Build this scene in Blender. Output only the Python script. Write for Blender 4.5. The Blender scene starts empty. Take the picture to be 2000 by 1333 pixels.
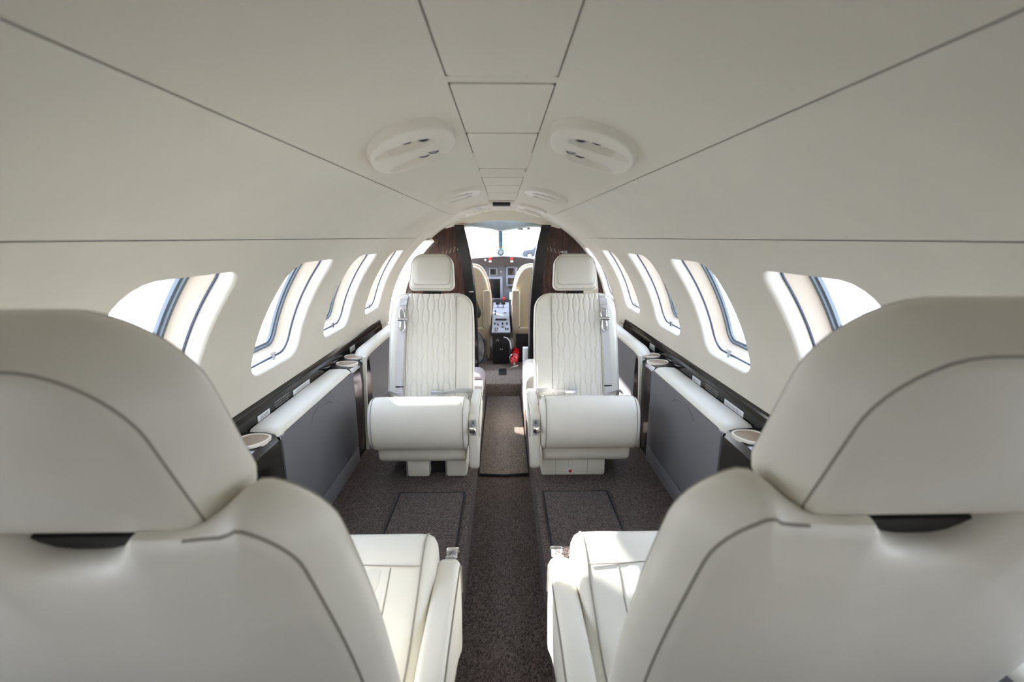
import bpy, bmesh, math, random
from mathutils import Vector, Matrix
random.seed(7)
S = 1.15                     # authoring units (eye centred) -> metres
EYE = 1.06                   # eye height over the aisle floor, authoring units
PI = math.pi
SC = bpy.context.scene
COL = SC.collection

def W(x, y, z):
    return Vector((x*S, y*S, (z+EYE)*S))

# ------------------------------------------------------------------ camera
cam_d = bpy.data.cameras.new('camera'); cam = bpy.data.objects.new('camera', cam_d); COL.objects.link(cam)
cam_d.sensor_width = 36; cam_d.lens = 889/2000*36
pitch = math.atan(202.5/889); psi = math.atan(18/math.hypot(889, 202.5))
cam.location = W(0, 0, 0); cam.rotation_euler = (PI/2-pitch, 0, -psi)
cam_d.clip_start = 0.02; cam_d.clip_end = 500
cam_d.dof.use_dof = True; cam_d.dof.focus_distance = 2.2; cam_d.dof.aperture_fstop = 4.0
SC.camera = cam

# ------------------------------------------------------------------ world, sun, exposure
world = bpy.data.worlds.new('World'); SC.world = world; world.use_nodes = True
wn = world.node_tree.nodes; wl = world.node_tree.links; wn.clear()
wo = wn.new('ShaderNodeOutputWorld'); bg = wn.new('ShaderNodeBackground')
tc = wn.new('ShaderNodeTexCoord'); sp = wn.new('ShaderNodeSeparateXYZ'); cr = wn.new('ShaderNodeValToRGB')
wl.new(tc.outputs['Generated'], sp.inputs[0]); wl.new(sp.outputs['Z'], cr.inputs[0])
cr.color_ramp.elements[0].position = 0.0; cr.color_ramp.elements[0].color = (1.0, 1.0, 1.0, 1)
cr.color_ramp.elements[1].position = 0.9; cr.color_ramp.elements[1].color = (0.62, 0.76, 1.0, 1)
wl.new(cr.outputs[0], bg.inputs['Color']); bg.inputs['Strength'].default_value = 8.0
wl.new(bg.outputs[0], wo.inputs['Surface'])
sun_d = bpy.data.lights.new('sun', 'SUN'); sun = bpy.data.objects.new('sun', sun_d); COL.objects.link(sun)
sun_d.energy = 26; sun_d.angle = math.radians(1.2); sun_d.color = (1.0, 0.95, 0.87)
sun.rotation_euler = Vector((.75, -.51, -.48)).to_track_quat('-Z', 'Y').to_euler()
SC.view_settings.view_transform = 'Standard'; SC.view_settings.look = 'None'
SC.view_settings.gamma = 1.0; SC.view_settings.use_curve_mapping = False
SC.view_settings.exposure = 0.12
cy = SC.cycles
cy.max_bounces = 12; cy.diffuse_bounces = 8; cy.glossy_bounces = 4; cy.transparent_max_bounces = 12
cy.use_denoising = True; cy.sample_clamp_indirect = 8.0
cy.caustics_reflective = False; cy.caustics_refractive = False

def portal(name, loc, normal, sx, sy):
    d = bpy.data.lights.new(name, 'AREA'); d.shape = 'RECTANGLE'; d.size = sx*S; d.size_y = sy*S
    o = bpy.data.objects.new(name, d); COL.objects.link(o); d.cycles.is_portal = True
    o.location = W(*loc); o.rotation_euler = Vector(normal).to_track_quat('-Z', 'Y').to_euler()

# ------------------------------------------------------------------ materials
MATS = {}
def mat(name, col, rough=.5, metal=0., spec=.5, bump=0., bscale=200., var=0., vscale=30., coat=0., col2=None, sheen=0.):
    m = bpy.data.materials.new(name); m.use_nodes = True; MATS[name] = m
    n = m.node_tree.nodes; l = m.node_tree.links; b = n['Principled BSDF']
    b.inputs['Base Color'].default_value = (*col, 1); b.inputs['Roughness'].default_value = rough
    b.inputs['Metallic'].default_value = metal; b.inputs['Specular IOR Level'].default_value = spec
    b.inputs['Coat Weight'].default_value = coat; b.inputs['Coat Roughness'].default_value = .05
    b.inputs['Sheen Weight'].default_value = sheen
    t = n.new('ShaderNodeTexCoord')
    if bump:
        x = n.new('ShaderNodeTexNoise'); x.inputs['Scale'].default_value = bscale; x.inputs['Detail'].default_value = 4
        l.new(t.outputs['Object'], x.inputs['Vector'])
        u = n.new('ShaderNodeBump'); u.inputs['Strength'].default_value = bump; u.inputs['Distance'].default_value = .002
        l.new(x.outputs['Fac'], u.inputs['Height']); l.new(u.outputs[0], b.inputs['Normal'])
    if var or col2:
        x = n.new('ShaderNodeTexNoise'); x.inputs['Scale'].default_value = vscale; x.inputs['Detail'].default_value = 3
        l.new(t.outputs['Object'], x.inputs['Vector'])
        mx = n.new('ShaderNodeMix'); mx.data_type = 'RGBA'
        c2 = col2 if col2 else tuple(c*(1-var) for c in col)
        mx.inputs['A'].default_value = (*col, 1); mx.inputs['B'].default_value = (*c2, 1)
        rp = n.new('ShaderNodeMapRange'); rp.inputs['From Min'].default_value = .35; rp.inputs['From Max'].default_value = .65
        l.new(x.outputs['Fac'], rp.inputs['Value']); l.new(rp.outputs[0], mx.inputs['Factor'])
        l.new(mx.outputs['Result'], b.inputs['Base Color'])
    return m
LEATHER = mat('cream_leather', (.78, .755, .68), .42, bump=.12, bscale=420, spec=.4, var=.03, vscale=12)
LEATHER2 = mat('insert_leather', (.74, .72, .66), .38, bump=.08, bscale=420, spec=.45)
SEAM = mat('stitched_seam', (.30, .28, .24), .7)
WALLM = mat('cream_wall_lining', (.70, .668, .59), .62, bump=.06, bscale=600, spec=.25, var=.025, vscale=9)
CEILM = mat('cream_headliner', (.68, .645, .565), .7, bump=.05, bscale=500, spec=.2)
REVEAL = mat('window_surround_plastic', (.74, .71, .635), .4, spec=.5)
REVEAL2 = mat('inner_surround_plastic', (.66, .57, .46), .35, spec=.5)
GAP = mat('dark_gap', (.02, .018, .016), .8)
NAVY = mat('window_seal', (.02, .03, .075), .4)
GASKET = mat('grey_gasket', (.14, .17, .20), .4)
GREYP = mat('lilac_grey_panel', (.165, .165, .185), .5, bump=.05, bscale=700, spec=.35)
BLACKG = mat('black_gloss_veneer', (.010, .009, .008), .13, spec=.45)
CHROME = mat('satin_chrome', (.82, .82, .84), .18, metal=1.)
PLATE = mat('brushed_plate', (.5, .51, .54), .35, metal=.7)
BLACK = mat('matt_black', (.012, .012, .013), .5)
WHITE = mat('white_placard', (.8, .82, .85), .5)
TEXTD = mat('placard_print', (.25, .26, .3), .6)
TEXTL = mat('pale_print', (.55, .55, .55), .6)
BELT = mat('grey_webbing', (.62, .61, .62), .7, bump=.4, bscale=900)
BROWNC = mat('cup_lining', (.36, .27, .19), .5)
CUPRIM = mat('cup_rim', (.80, .76, .70), .25)
BIND = mat('black_binding', (.008, .009, .014), .8)
RED = mat('red_enamel', (.6, .01, .015), .2, coat=.5)
REDL = mat('red_label', (.55, .03, .03), .5)
PANELG = mat('instrument_grey', (.10, .115, .14), .5)
PANELL = mat('bezel_grey', (.19, .215, .27), .45)
PEDG = mat('pedestal_grey', (.36, .38, .44), .35, var=.2, vscale=60)
SCREEN = mat('dark_screen', (.004, .005, .008), .08)
GLARE = mat('glareshield_brown', (.035, .028, .026), .7)
SHEEP = mat('beige_sheepskin', (.46, .35, .28), .95, bump=1., bscale=120, sheen=.5)
TAN = mat('tan_leather', (.66, .59, .45), .5)
NET = mat('silver_fabric', (.42, .43, .44), .5, var=.5, vscale=25)
CLOTH = mat('grey_cloth', (.42, .38, .40), .95, bump=.5, bscale=300)
BEZ = mat('bezel_plastic', (.69, .655, .575), .4)
VISOR = mat('blue_tinted_visor', (.42, .48, .50), .3)
CONC = mat('apron_concrete', (.42, .41, .40), .9, var=.12, vscale=.7)
CARP = mat('car_paint', (.02, .03, .045), .4)
TYRE = mat('tyre_rubber', (.02, .02, .02), .8)
ALLOY = mat('alloy_wheel', (.6, .6, .62), .3, metal=.8)
CARG = mat('car_window', (.02, .03, .04), .08)
POST = mat('windshield_post_paint', (.05, .12, .16), .4)

def carpet(name, c1, c2):
    m = mat(name, c1, .95, spec=.1, sheen=.15)
    n = m.node_tree.nodes; l = m.node_tree.links; b = n['Principled BSDF']
    t = n.new('ShaderNodeTexCoord'); mp = n.new('ShaderNodeMapping'); mp.inputs['Scale'].default_value = (1.7, 1, 1)
    l.new(t.outputs['Object'], mp.inputs[0])
    v = n.new('ShaderNodeTexVoronoi'); v.inputs['Scale'].default_value = 165; l.new(mp.outputs[0], v.inputs['Vector'])
    x = n.new('ShaderNodeTexNoise'); x.inputs['Scale'].default_value = 14; l.new(t.outputs['Object'], x.inputs['Vector'])
    mx = n.new('ShaderNodeMix'); mx.data_type = 'RGBA'; mx.inputs['A'].default_value = (*c1, 1); mx.inputs['B'].default_value = (*c2, 1)
    ma = n.new('ShaderNodeMath'); ma.operation = 'MULTIPLY_ADD'; ma.inputs[1].default_value = .9; ma.inputs[2].default_value = 0
    sepc = n.new('ShaderNodeSeparateColor'); l.new(v.outputs['Color'], sepc.inputs[0]); l.new(sepc.outputs[0], ma.inputs[0])
    l.new(ma.outputs[0], mx.inputs['Factor']); l.new(mx.outputs['Result'], b.inputs['Base Color'])
    ad = n.new('ShaderNodeMath'); ad.operation = 'ADD'; l.new(v.outputs['Distance'], ad.inputs[0]); l.new(x.outputs['Fac'], ad.inputs[1])
    u = n.new('ShaderNodeBump'); u.inputs['Strength'].default_value = .9; u.inputs['Distance'].default_value = .004; u.invert = True
    l.new(ad.outputs[0], u.inputs['Height']); l.new(u.outputs[0], b.inputs['Normal'])
    return m
CARPET = carpet('brown_loop_carpet', (.032, .023, .019), (.165, .122, .104))
CARPETL = carpet('aisle_runner_carpet', (.11, .085, .072), (.32, .26, .225))

def wood():
    m = mat('dark_gloss_wood', (.05, .02, .012), .14, coat=.25, spec=.35)
    n = m.node_tree.nodes; l = m.node_tree.links; b = n['Principled BSDF']
    t = n.new('ShaderNodeTexCoord'); mp = n.new('ShaderNodeMapping'); mp.inputs['Scale'].default_value = (14, 14, 1.2)
    l.new(t.outputs['Object'], mp.inputs[0])
    x = n.new('ShaderNodeTexNoise'); x.inputs['Scale'].default_value = 5; x.inputs['Detail'].default_value = 5; l.new(mp.outputs[0], x.inputs['Vector'])
    r = n.new('ShaderNodeValToRGB'); r.color_ramp.elements[0].color = (.014, .005, .004, 1); r.color_ramp.elements[1].color = (.07, .028, .018, 1)
    r.color_ramp.elements[0].position = .35; r.color_ramp.elements[1].position = .7
    l.new(x.outputs['Fac'], r.inputs[0]); l.new(r.outputs[0], b.inputs['Base Color']); return m
WOOD = wood()
def glass(name, tint, g=.06):
    m = bpy.data.materials.new(name); m.use_nodes = True; n = m.node_tree.nodes; l = m.node_tree.links; n.clear()
    o = n.new('ShaderNodeOutputMaterial'); mx = n.new('ShaderNodeMixShader'); a = n.new('ShaderNodeBsdfTransparent'); c = n.new('ShaderNodeBsdfGlossy')
    lw = n.new('ShaderNodeLayerWeight'); lw.inputs['Blend'].default_value = .5
    pw = n.new('ShaderNodeMath'); pw.operation = 'POWER'; pw.inputs[1].default_value = 5; l.new(lw.outputs['Facing'], pw.inputs[0])
    f = n.new('ShaderNodeMath'); f.operation = 'MULTIPLY_ADD'; f.inputs[1].default_value = .6; f.inputs[2].default_value = .03; l.new(pw.outputs[0], f.inputs[0])
    a.inputs[0].default_value = (*tint, 1); c.inputs['Roughness'].default_value = .02
    l.new(f.outputs[0], mx.inputs[0]); l.new(a.outputs[0], mx.inputs[1]); l.new(c.outputs[0], mx.inputs[2]); l.new(mx.outputs[0], o.inputs[0]); return m
GLASS = glass('clear_pane', (.95, .97, 1.0))
def emis(name, col, s):
    m = bpy.data.materials.new(name); m.use_nodes = True; b = m.node_tree.nodes['Principled BSDF']
    b.inputs['Base Color'].default_value = (*col, 1); b.inputs['Emission Color'].default_value = (*col, 1); b.inputs['Emission Strength'].default_value = s; return m
GREENL = emis('lit_green_display', (.45, .8, .45), .5)

# ------------------------------------------------------------------ mesh helpers
def link(o, parent=None):
    COL.objects.link(o)
    if parent is not None: o.parent = parent
    return o
def obj(name, bm, m, parent=None, smooth=True, angle=40, world=None, recalc=True):
    """one mesh object. parent given: vertices are local to the parent; else they are scene (eye centred) coordinates."""
    if recalc: bmesh.ops.recalc_face_normals(bm, faces=bm.faces)
    me = bpy.data.meshes.new(name)
    if parent is None or world:
        xs = [v.co for v in bm.verts]
        c = Vector(((min(v.x for v in xs)+max(v.x for v in xs))/2, (min(v.y for v in xs)+max(v.y for v in xs))/2, min(v.z for v in xs)))
        for v in bm.verts: v.co = (v.co-c)*S
        loc = W(*c)
    else:
        for v in bm.verts: v.co = v.co*S
        loc = Vector((0, 0, 0))
    bm.to_mesh(me); bm.free()
    me.materials.append(m)
    if smooth:
        me.polygons.foreach_set('use_smooth', [True]*len(me.polygons))
        me.set_sharp_from_angle(angle=math.radians(angle))
    o = bpy.data.objects.new(name, me); link(o)
    if parent is not None:
        o.parent = parent
        if world: o.location = loc-parent.location
    else: o.location = loc
    return o
def thing(name, label, cat, loc, rz=0, group=None):
    o = bpy.data.objects.new(name, None); COL.objects.link(o); o.location = W(*loc); o.rotation_euler = (0, 0, rz)
    o.empty_display_size = .05
    o['label'] = label; o['category'] = cat
    if group: o['group'] = group
    return o
def tag(o, label, cat, group=None):
    o['label'] = label; o['category'] = cat
    if group: o['group'] = group
    return o
def struct(o): o['kind'] = 'structure'; return o
def rings(bm, rs, closed=True, cap0=False, cap1=False, loop=False):
    vs = [[bm.verts.new(p) for p in r] for r in rs]
    n = len(rs[0])
    pairs = list(zip(vs[:-1], vs[1:]))
    if loop: pairs.append((vs[-1], vs[0]))
    for a, b in pairs:
        for i in range(n if closed else n-1):
            j = (i+1) % n
            bm.faces.new((a[i], a[j], b[j], b[i]))
    for c, r in ((cap0, vs[0]), (cap1, vs[-1])):
        if c: bm.faces.new(r)
    return vs
def NB(): return bmesh.new()
def box(bm, x0, x1, y0, y1, z0, z1, bev=0, seg=2):
    m = Matrix.Translation(((x0+x1)/2, (y0+y1)/2, (z0+z1)/2)) @ Matrix.Diagonal((abs(x1-x0), abs(y1-y0), abs(z1-z0), 1))
    r = bmesh.ops.create_cube(bm, size=1, matrix=m)
    if bev:
        es = list({e for v in r['verts'] for e in v.link_edges})
        bmesh.ops.bevel(bm, geom=es, offset=bev, segments=seg, affect='EDGES', profile=.5)
    return bm
def tube(bm, pts, r, n=8, caps=True, flat=None):
    pts = [Vector(p) for p in pts]; rs = []
    up = Vector((0, 0, 1))
    prev = None
    for i, p in enumerate(pts):
        t = (pts[min(i+1, len(pts)-1)]-pts[max(i-1, 0)]).normalized()
        if prev is None:
            a = up.cross(t)
            if a.length < .1: a = Vector((1, 0, 0)).cross(t)
            a.normalize()
        else:
            a = (prev-t*prev.dot(t)).normalized()
        prev = a; b = t.cross(a)
        rr = r[i] if isinstance(r, (list, tuple)) else r
        rs.append([p+(a*math.cos(2*PI*k/n)+b*math.sin(2*PI*k/n))*rr for k in range(n)])
    rings(bm, rs, cap0=caps, cap1=caps); return bm
def cyl(bm, c, ax, r, h, n=24, bev=0):
    c = Vector(c); ax = Vector(ax).normalized()
    a = ax.orthogonal().normalized(); b = ax.cross(a)
    prof = [(r, 0), (r, h)] if not bev else [(r-bev, 0), (r, bev), (r, h-bev), (r-bev, h)]
    rings(bm, [[c+ax*t+(a*math.cos(2*PI*k/n)+b*math.sin(2*PI*k/n))*q for k in range(n)] for q, t in prof], cap0=True, cap1=True); return bm
def rrect(a0, a1, b0, b1, r, n=8):
    """rounded rectangle, counter clockwise; r = one radius or (bottom-left, bottom-right, top-right, top-left)"""
    if not isinstance(r, (list, tuple)): r = (r,)*4
    out = []
    for (cx, cy_, rr, s) in ((a0+r[0], b0+r[0], r[0], PI), (a1-r[1], b0+r[1], r[1], 1.5*PI), (a1-r[2], b1-r[2], r[2], 0), (a0+r[3], b1-r[3], r[3], .5*PI)):
        for k in range(n+1):
            t = s+.5*PI*k/n; out.append((cx+rr*math.cos(t), cy_+rr*math.sin(t)))
    return out
def resample(pl, N, closed=True):
    P = [Vector(p) for p in pl]
    if closed: P = P+[P[0]]
    L = [0]
    for a, b in zip(P[:-1], P[1:]): L.append(L[-1]+(b-a).length)
    out = []; j = 0
    for k in range(N):
        t = L[-1]*k/(N if closed else N-1)
        while j < len(L)-2 and L[j+1] < t: j += 1
        d = L[j+1]-L[j]
        out.append(P[j].lerp(P[j+1], (t-L[j])/d if d > 1e-12 else 0))
    return out
def catmull(pts, n=8, closed=True):
    P = [Vector(p) for p in pts]; m = len(P); out = []
    for i in range(m if closed else m-1):
        p0, p1, p2, p3 = P[(i-1) % m if closed else max(i-1, 0)], P[i], P[(i+1) % m if closed else i+1], P[(i+2) % m if closed else min(i+2, m-1)]
        for k in range(n):
            t = k/n
            out.append(.5*((2*p1)+(p2-p0)*t+(2*p0-5*p1+4*p2-p3)*t*t+(3*p1-p0-3*p2+p3)*t**3))
    if not closed: out.append(P[-1])
    return out
def insetp(pl, d):
    """move each point of a closed ccw outline inwards by d along its smoothed normal"""
    n = len(pl); out = []
    for i in range(n):
        a = pl[(i-2) % n]; b = pl[(i+2) % n]
        t = Vector((b[0]-a[0], b[1]-a[1]))
        if t.length < 1e-9: out.append(Vector(pl[i])); continue
        t.normalize(); out.append(Vector((pl[i][0]-t.y*d, pl[i][1]+t.x*d)))
    return out
def pad(outline, prof, fmap, bf=.01, bb=.01, cen=None, nf=5, N=96, inner=None):
    """cushion: outline (a,b) swept through (inset, depth) pairs, domed front and back faces; fmap(a,b,d) -> xyz"""
    o = resample(outline, N)
    if cen is None: cen = Vector((sum(p.x for p in o)/N, sum(p.y for p in o)/N))
    else: cen = Vector(cen)
    bm = NB(); rs = []
    def face(ins, d, b, sgn):
        e = insetp(o, ins); out = []
        for k in range(1, nf+1):
            s = 1-k/nf*.96; w_ = min(1, (1-s)*3.2) if inner else 0
            pp = [p.lerp(q, w_) for p, q in zip(e, inner)] if inner else e
            out.append([fmap(*(cen+(p-cen)*s), d+sgn*b*(1-s*s)) for p in pp])
        return out
    f = face(prof[0][0], prof[0][1], bf, 1)[::-1]; bk = face(prof[-1][0], prof[-1][1], bb, -1)
    rs = f+[[fmap(*p, d) for p in insetp(o, i)] for i, d in prof]+bk
    rings(bm, rs, cap0=True, cap1=True); return bm
def edgeprof(r, th, back_inset=0, n=5, rb=None):
    """rounded front edge radius r, thickness th, rounded back edge"""
    rb = r if rb is None else rb
    P = [(r-r*math.sin(k/n*PI/2), -(r-r*math.cos(k/n*PI/2))) for k in range(n+1)]
    Q = [(back_inset+rb-rb*math.cos(k/n*PI/2), -(th-rb+rb*math.sin(k/n*PI/2))) for k in range(n+1)]
    return P+Q
def extrude(poly, fmap, d0, d1):
    bm = NB(); rings(bm, [[fmap(a, b, d0) for a, b in poly], [fmap(a, b, d1) for a, b in poly]], cap0=True, cap1=True); return bm
def text_mesh(s, size, mtx):
    cu = bpy.data.curves.new('t', 'FONT'); cu.body = s; cu.size = size; cu.align_x = 'CENTER'; cu.align_y = 'CENTER'; cu.resolution_u = 2
    o = bpy.data.objects.new('t', cu); COL.objects.link(o)
    bpy.context.view_layer.update()
    me = bpy.data.meshes.new_from_object(o.evaluated_get(bpy.context.evaluated_depsgraph_get()))
    bm = NB(); bm.from_mesh(me); bm.transform(mtx)
    bpy.data.objects.remove(o); bpy.data.curves.remove(cu); bpy.data.meshes.remove(me); return bm

# ------------------------------------------------------------------ cabin section
R0, CZ = .735, -.555
def circ(th, r=R0): return (r*math.sin(th), CZ+r*math.cos(th))
def thz(z, r=R0): return math.acos((z-CZ)/r)
TH_HEAD = math.asin(.286/R0); TH_SEAM = thz(-.004); TH_LEDGE = thz(-.478); TH_FLOOR = thz(-.935)
ZF, ZA, ZC = -.935, -1.06, -.965
YA, YB = -.75, 3.22          # aft bulkhead, cockpit partition
WC = [-.26, .29, .84, 1.40, 1.93, 2.485]
TH_W = (thz(-.068)+thz(-.397))/2; HW_T = (thz(-.397)-thz(-.068))/2*R0; HW_Y = .16; WR = .060

def wall_patch(bm, s, ya, yb, t0, t1, ny=8, nt=12, r=R0):
    g = [[bm.verts.new((s*circ(t0+(t1-t0)*j/nt, r)[0], ya+(yb-ya)*i/ny, circ(t0+(t1-t0)*j/nt, r)[1])) for j in range(nt+1)] for i in range(ny+1)]
    for i in range(ny):
        for j in range(nt): bm.faces.new((g[i][j], g[i+1][j], g[i+1][j+1], g[i][j+1]))
def hole_outline(N_at, yc, d=0.):
    """hole boundary points (y, arc) for the given unit directions"""
    ol = resample(rrect(-HW_Y+d, HW_Y-d, -HW_T+d, HW_T-d, WR-d*.6, 12), 720)
    out = []
    for a in N_at:
        best = min(ol, key=lambda p: abs((math.atan2(p.y/HW_T, p.x/HW_Y)-a+PI) % (2*PI)-PI)); out.append(best)
    return out
def wall_cell(bm, s, yc, ya, yb, t0, t1):
    n = 14; per = []
    for k in range(n): per.append((ya+(yb-ya)*k/n, t0))
    for k in range(n): per.append((yb, t0+(t1-t0)*k/n))
    for k in range(n): per.append((yb-(yb-ya)*k/n, t1))
    for k in range(n): per.append((ya, t1-(t1-t0)*k/n))
    ang = [math.atan2((t-TH_W)*R0/HW_T, (y-yc)/HW_Y) for y, t in per]
    h = hole_outline(ang, yc)
    rs = []
    for k in range(7):
        f = (k/6)**1.3
        rs.append([(s*circ(TH_W+(p.y)/R0*(1-f)+(q[1]-TH_W)*f)[0], (yc+p.x)*(1-f)+q[0]*f, circ(TH_W+(p.y)/R0*(1-f)+(q[1]-TH_W)*f)[1]) for p, q in zip(h, per)])
    rings(bm, rs)
def win_ring(s, yc, ins, dr):
    ol = resample(rrect(-HW_Y, HW_Y, -HW_T, HW_T, WR, 12), 112); ol = insetp(ol, ins)
    return [(s*circ(TH_W+p.y/R0, R0+dr)[0], yc+p.x, circ(TH_W+p.y/R0, R0+dr)[1]) for p in ol]
wcount = 0
def window(s, yc):
    global wcount; wcount += 1
    bm = NB()
    rings(bm, [win_ring(s, yc, i, d) for i, d in ((-.006, 0), (-.001, .0015), (.003, .005), (.005, .010), (.007, .022), (.008, .036))])
    w = struct(obj('window_%d' % wcount, bm, REVEAL))
    bm = NB(); rings(bm, [win_ring(s, yc, i, d) for i, d in ((.008, .036), (.012, .036), (.012, .0395), (.009, .0395))])
    obj('shade_slot', bm, NAVY, w, world=True)
    bm = NB(); rings(bm, [win_ring(s, yc, i, d) for i, d in ((.009, .0395), (.012, .05), (.018, .072), (.022, .078))])
    obj('inner_surround', bm, REVEAL2, w, world=True)
    bm = NB(); rings(bm, [win_ring(s, yc, i, d) for i, d in ((.021, .077), (.028, .079), (.028, .084), (.034, .086), (.034, .094))])
    obj('gasket', bm, GASKET, w, world=True)
    bm = NB(); rs = []
    for d in (.088, .092):
        rs.append(win_ring(s, yc, .032, d))
    # domed pane, two faces
    def inner(d):
        o = resample(rrect(-HW_Y, HW_Y, -HW_T, HW_T, WR, 12), 112); o = insetp(o, .032); out = []
        for k in (.75, .5, .25, .03): out.append([(s*circ(TH_W+p.y*k/R0, R0+d)[0], yc+p.x*k, circ(TH_W+p.y*k/R0, R0+d)[1]) for p in o])
        return out
    rings(bm, inner(.088)[::-1]+rs+inner(.092), cap0=True, cap1=True)
    obj('pane', bm, GLASS, w, world=True)
    # shade pull tab at the sill
    bm = NB(); x, z = circ(thz(-.385), R0+.03)
    cyl(bm, (s*x, yc+.02, z+.012), (0, 1, 0), .004, .035, 10)
    box(bm, s*x-.004, s*x+.004, yc+.028, yc+.044, z-.006, z+.014)
    obj('pull_tab', bm, CHROME, w, world=True)
    c = circ(TH_W, R0+.096); portal('daylight_portal', (s*c[0], yc, c[1]), (-s*math.sin(TH_W), 0, -math.cos(TH_W)), .30, .36)
edges = [-.53]+[(a+b)/2 for a, b in zip(WC[:-1], WC[1:])]+[2.70]
RINGY = (2.715, 2.84)
for s, side in ((-1, 'left'), (1, 'right')):
    bm = NB()
    wall_patch(bm, s, YA, -.53, TH_SEAM+.002, TH_LEDGE+.02, 4, 14)
    for yc, a, b in zip(WC, edges[:-1], edges[1:]):
        wall_cell(bm, s, yc, a, b, TH_SEAM+.002, TH_LEDGE+.02)
    wall_patch(bm, s, 2.70, RINGY[1], TH_SEAM+.002, TH_LEDGE+.02, 2, 14)
    if s > 0: wall_cell(bm, s, 3.03, RINGY[1], YB+.02, TH_SEAM+.002, TH_LEDGE+.02)
    wall_patch(bm, s, YA, RINGY[1]+(YB+.02-RINGY[1] if s > 0 else .04), TH_LEDGE, TH_FLOOR+.03, 6, 10)
    bmesh.ops.remove_doubles(bm, verts=bm.verts, dist=1e-5)
    w = struct(obj('wall_%s' % side, bm, WALLM, recalc=False))
    bm = NB(); wall_patch(bm, s, YA, YB+.02, TH_HEAD+.0018, TH_SEAM-.001, 8, 10)
    obj('upper_panel', bm, WALLM, w, world=True, recalc=False)
    bm = NB(); wall_patch(bm, s, YA, YB+.02, TH_SEAM-.02, TH_SEAM+.03, 4, 2, R0+.0035); wall_patch(bm, s, YA, YB+.02, TH_HEAD-.03, TH_HEAD+.03, 4, 2, R0+.0035)
    obj('panel_joint', bm, SEAM, w, world=True, recalc=False)
    bm = NB(); rs = []
    for r, t in ((R0+.0, TH_SEAM+.035), (R0+.012, TH_SEAM+.034)): rs.append([(s*r*math.sin(t), y, CZ+r*math.cos(t)) for y in (YA-.03, YB+.06)])
    for k in range(21):
        t = (TH_SEAM+.034)*(1-k/20); rs.append([(s*(R0+.03)*math.sin(t), y, CZ+(R0+.03)*math.cos(t)) for y in (YA-.03, YB+.06)])
    rings(bm, rs, closed=False); obj('light_block_skin', bm, WALLM, w, world=True)  # unseen hull sheet, added to stop daylight leaking through the panel joints
    for yc in WC: window(s, yc)
    if s > 0: window(s, 3.03)

# raised cream frame band around the cabin just aft of the entry
bm = NB(); rs = []
for k in range(61):
    t = -TH_LEDGE-.05+(2*TH_LEDGE+.1)*k/60
    q = min(1, max(0, (abs(t)-.25)/.35)); q = q*q*(3-2*q)
    rs.append([(r*math.sin(t), y, CZ+r*math.cos(t)) for r, y in ((R0+.004, RINGY[0]-.03), (R0-.012*q+.004*(1-q), RINGY[0]), (R0-.020*q+.004*(1-q), RINGY[0]+.02), (R0-.020*q+.004*(1-q), RINGY[1]-.015), (R0-.010*q+.004*(1-q), RINGY[1]), (R0+.01, RINGY[1]+.002))])
rings(bm, rs, closed=False); struct(obj('trim_1', bm, WALLM))

# ceiling: headliner with a central trough for the lift-out panels
ST = .064; ZST = circ(math.asin(ST/R0))[1]
bm = NB()
PSU_Y = ((.875, .30), (1.80, .29), (2.60, .22), (2.99, .2))
def psu_uv(a, b, hb, hw=.083, skew=.25):
    # invert the skewed outline: a = p + skew*.6*q ; b = q + skew*.8*p
    det = 1-skew*skew*.48; p = (a-skew*.6*b)/det; q = (b-skew*.8*a)/det
    return math.hypot(p/hw, q/hb)
for s in (-1, 1): wall_patch(bm, s, YA, YB+.02, math.asin(ST/R0), TH_HEAD-.0005, 360, 28)
kill = []
for f_ in bm.faces:
    c = f_.calc_center_median(); a = (math.asin(min(1, abs(c.x)/R0))-math.asin(.165/R0))*R0
    if any(psu_uv(a, c.y-yc, L/2) < .90 for yc, L in PSU_Y): kill.append(f_)
bmesh.ops.delete(bm, geom=kill, context='FACES')
PANS = [(-1.05, .568), (.588, .832), (.850, 1.045), (1.27, 1.332), (1.45, 1.66), (1.67, 1.93), (1.94, 2.2)]
def quad(bm, pts): bm.faces.new([bm.verts.new(p) for p in pts])
yy = YA
for a, b in PANS+[(YB+.02, YB+.03)]:
    if a > yy: box(bm, -ST, ST, yy, min(a, YB+.02), ZST, ZST+.004)
    yy = b
struct(obj('ceiling', bm, CEILM, recalc=False))
bm = NB(); box(bm, -ST-.004, ST+.004, YA, 2.3, ZST+.012, ZST+.016); o = obj('trough_backing', bm, SEAM, bpy.data.objects['ceiling'], world=True)
where = ['rearmost of the row, running out of the top of the picture', 'between the two big round air and light bezels', 'short one just ahead of the big bezels',
         'narrow strip by itself aft of the slim bezels', 'fourth from the cockpit, level with the slim bezels', 'third smallest towards the cockpit', 'foremost and smallest, nearest the black vent']
for k, (a, b) in enumerate(PANS):
    w = .0622
    g = .003
    o = obj('ceiling_panel', extrude(rrect(-w, w, a+g, b-g, .007, 5), lambda p, q, d: (p, q, d), ZST-.0008, ZST+.008), CEILM)
    tag(o, 'cream lift-out ceiling panel, '+where[k], 'ceiling panel', 'centre ceiling panels')
bm = NB(); box(bm, -.052, .040, 2.44, 2.52, ZST-.017, ZST-.001, .004); tag(obj('ceiling_vent', bm, BLACK), 'black rectangular ceiling vent near the cockpit opening', 'vent')
bm = NB(); box(bm, -.07, .06, 2.33, 2.345, ZST-.006, ZST-.001, .002); tag(obj('vent_trim_bar', bm, CEILM), 'cream ridge bar just aft of the black ceiling vent', 'trim bar')

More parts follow.
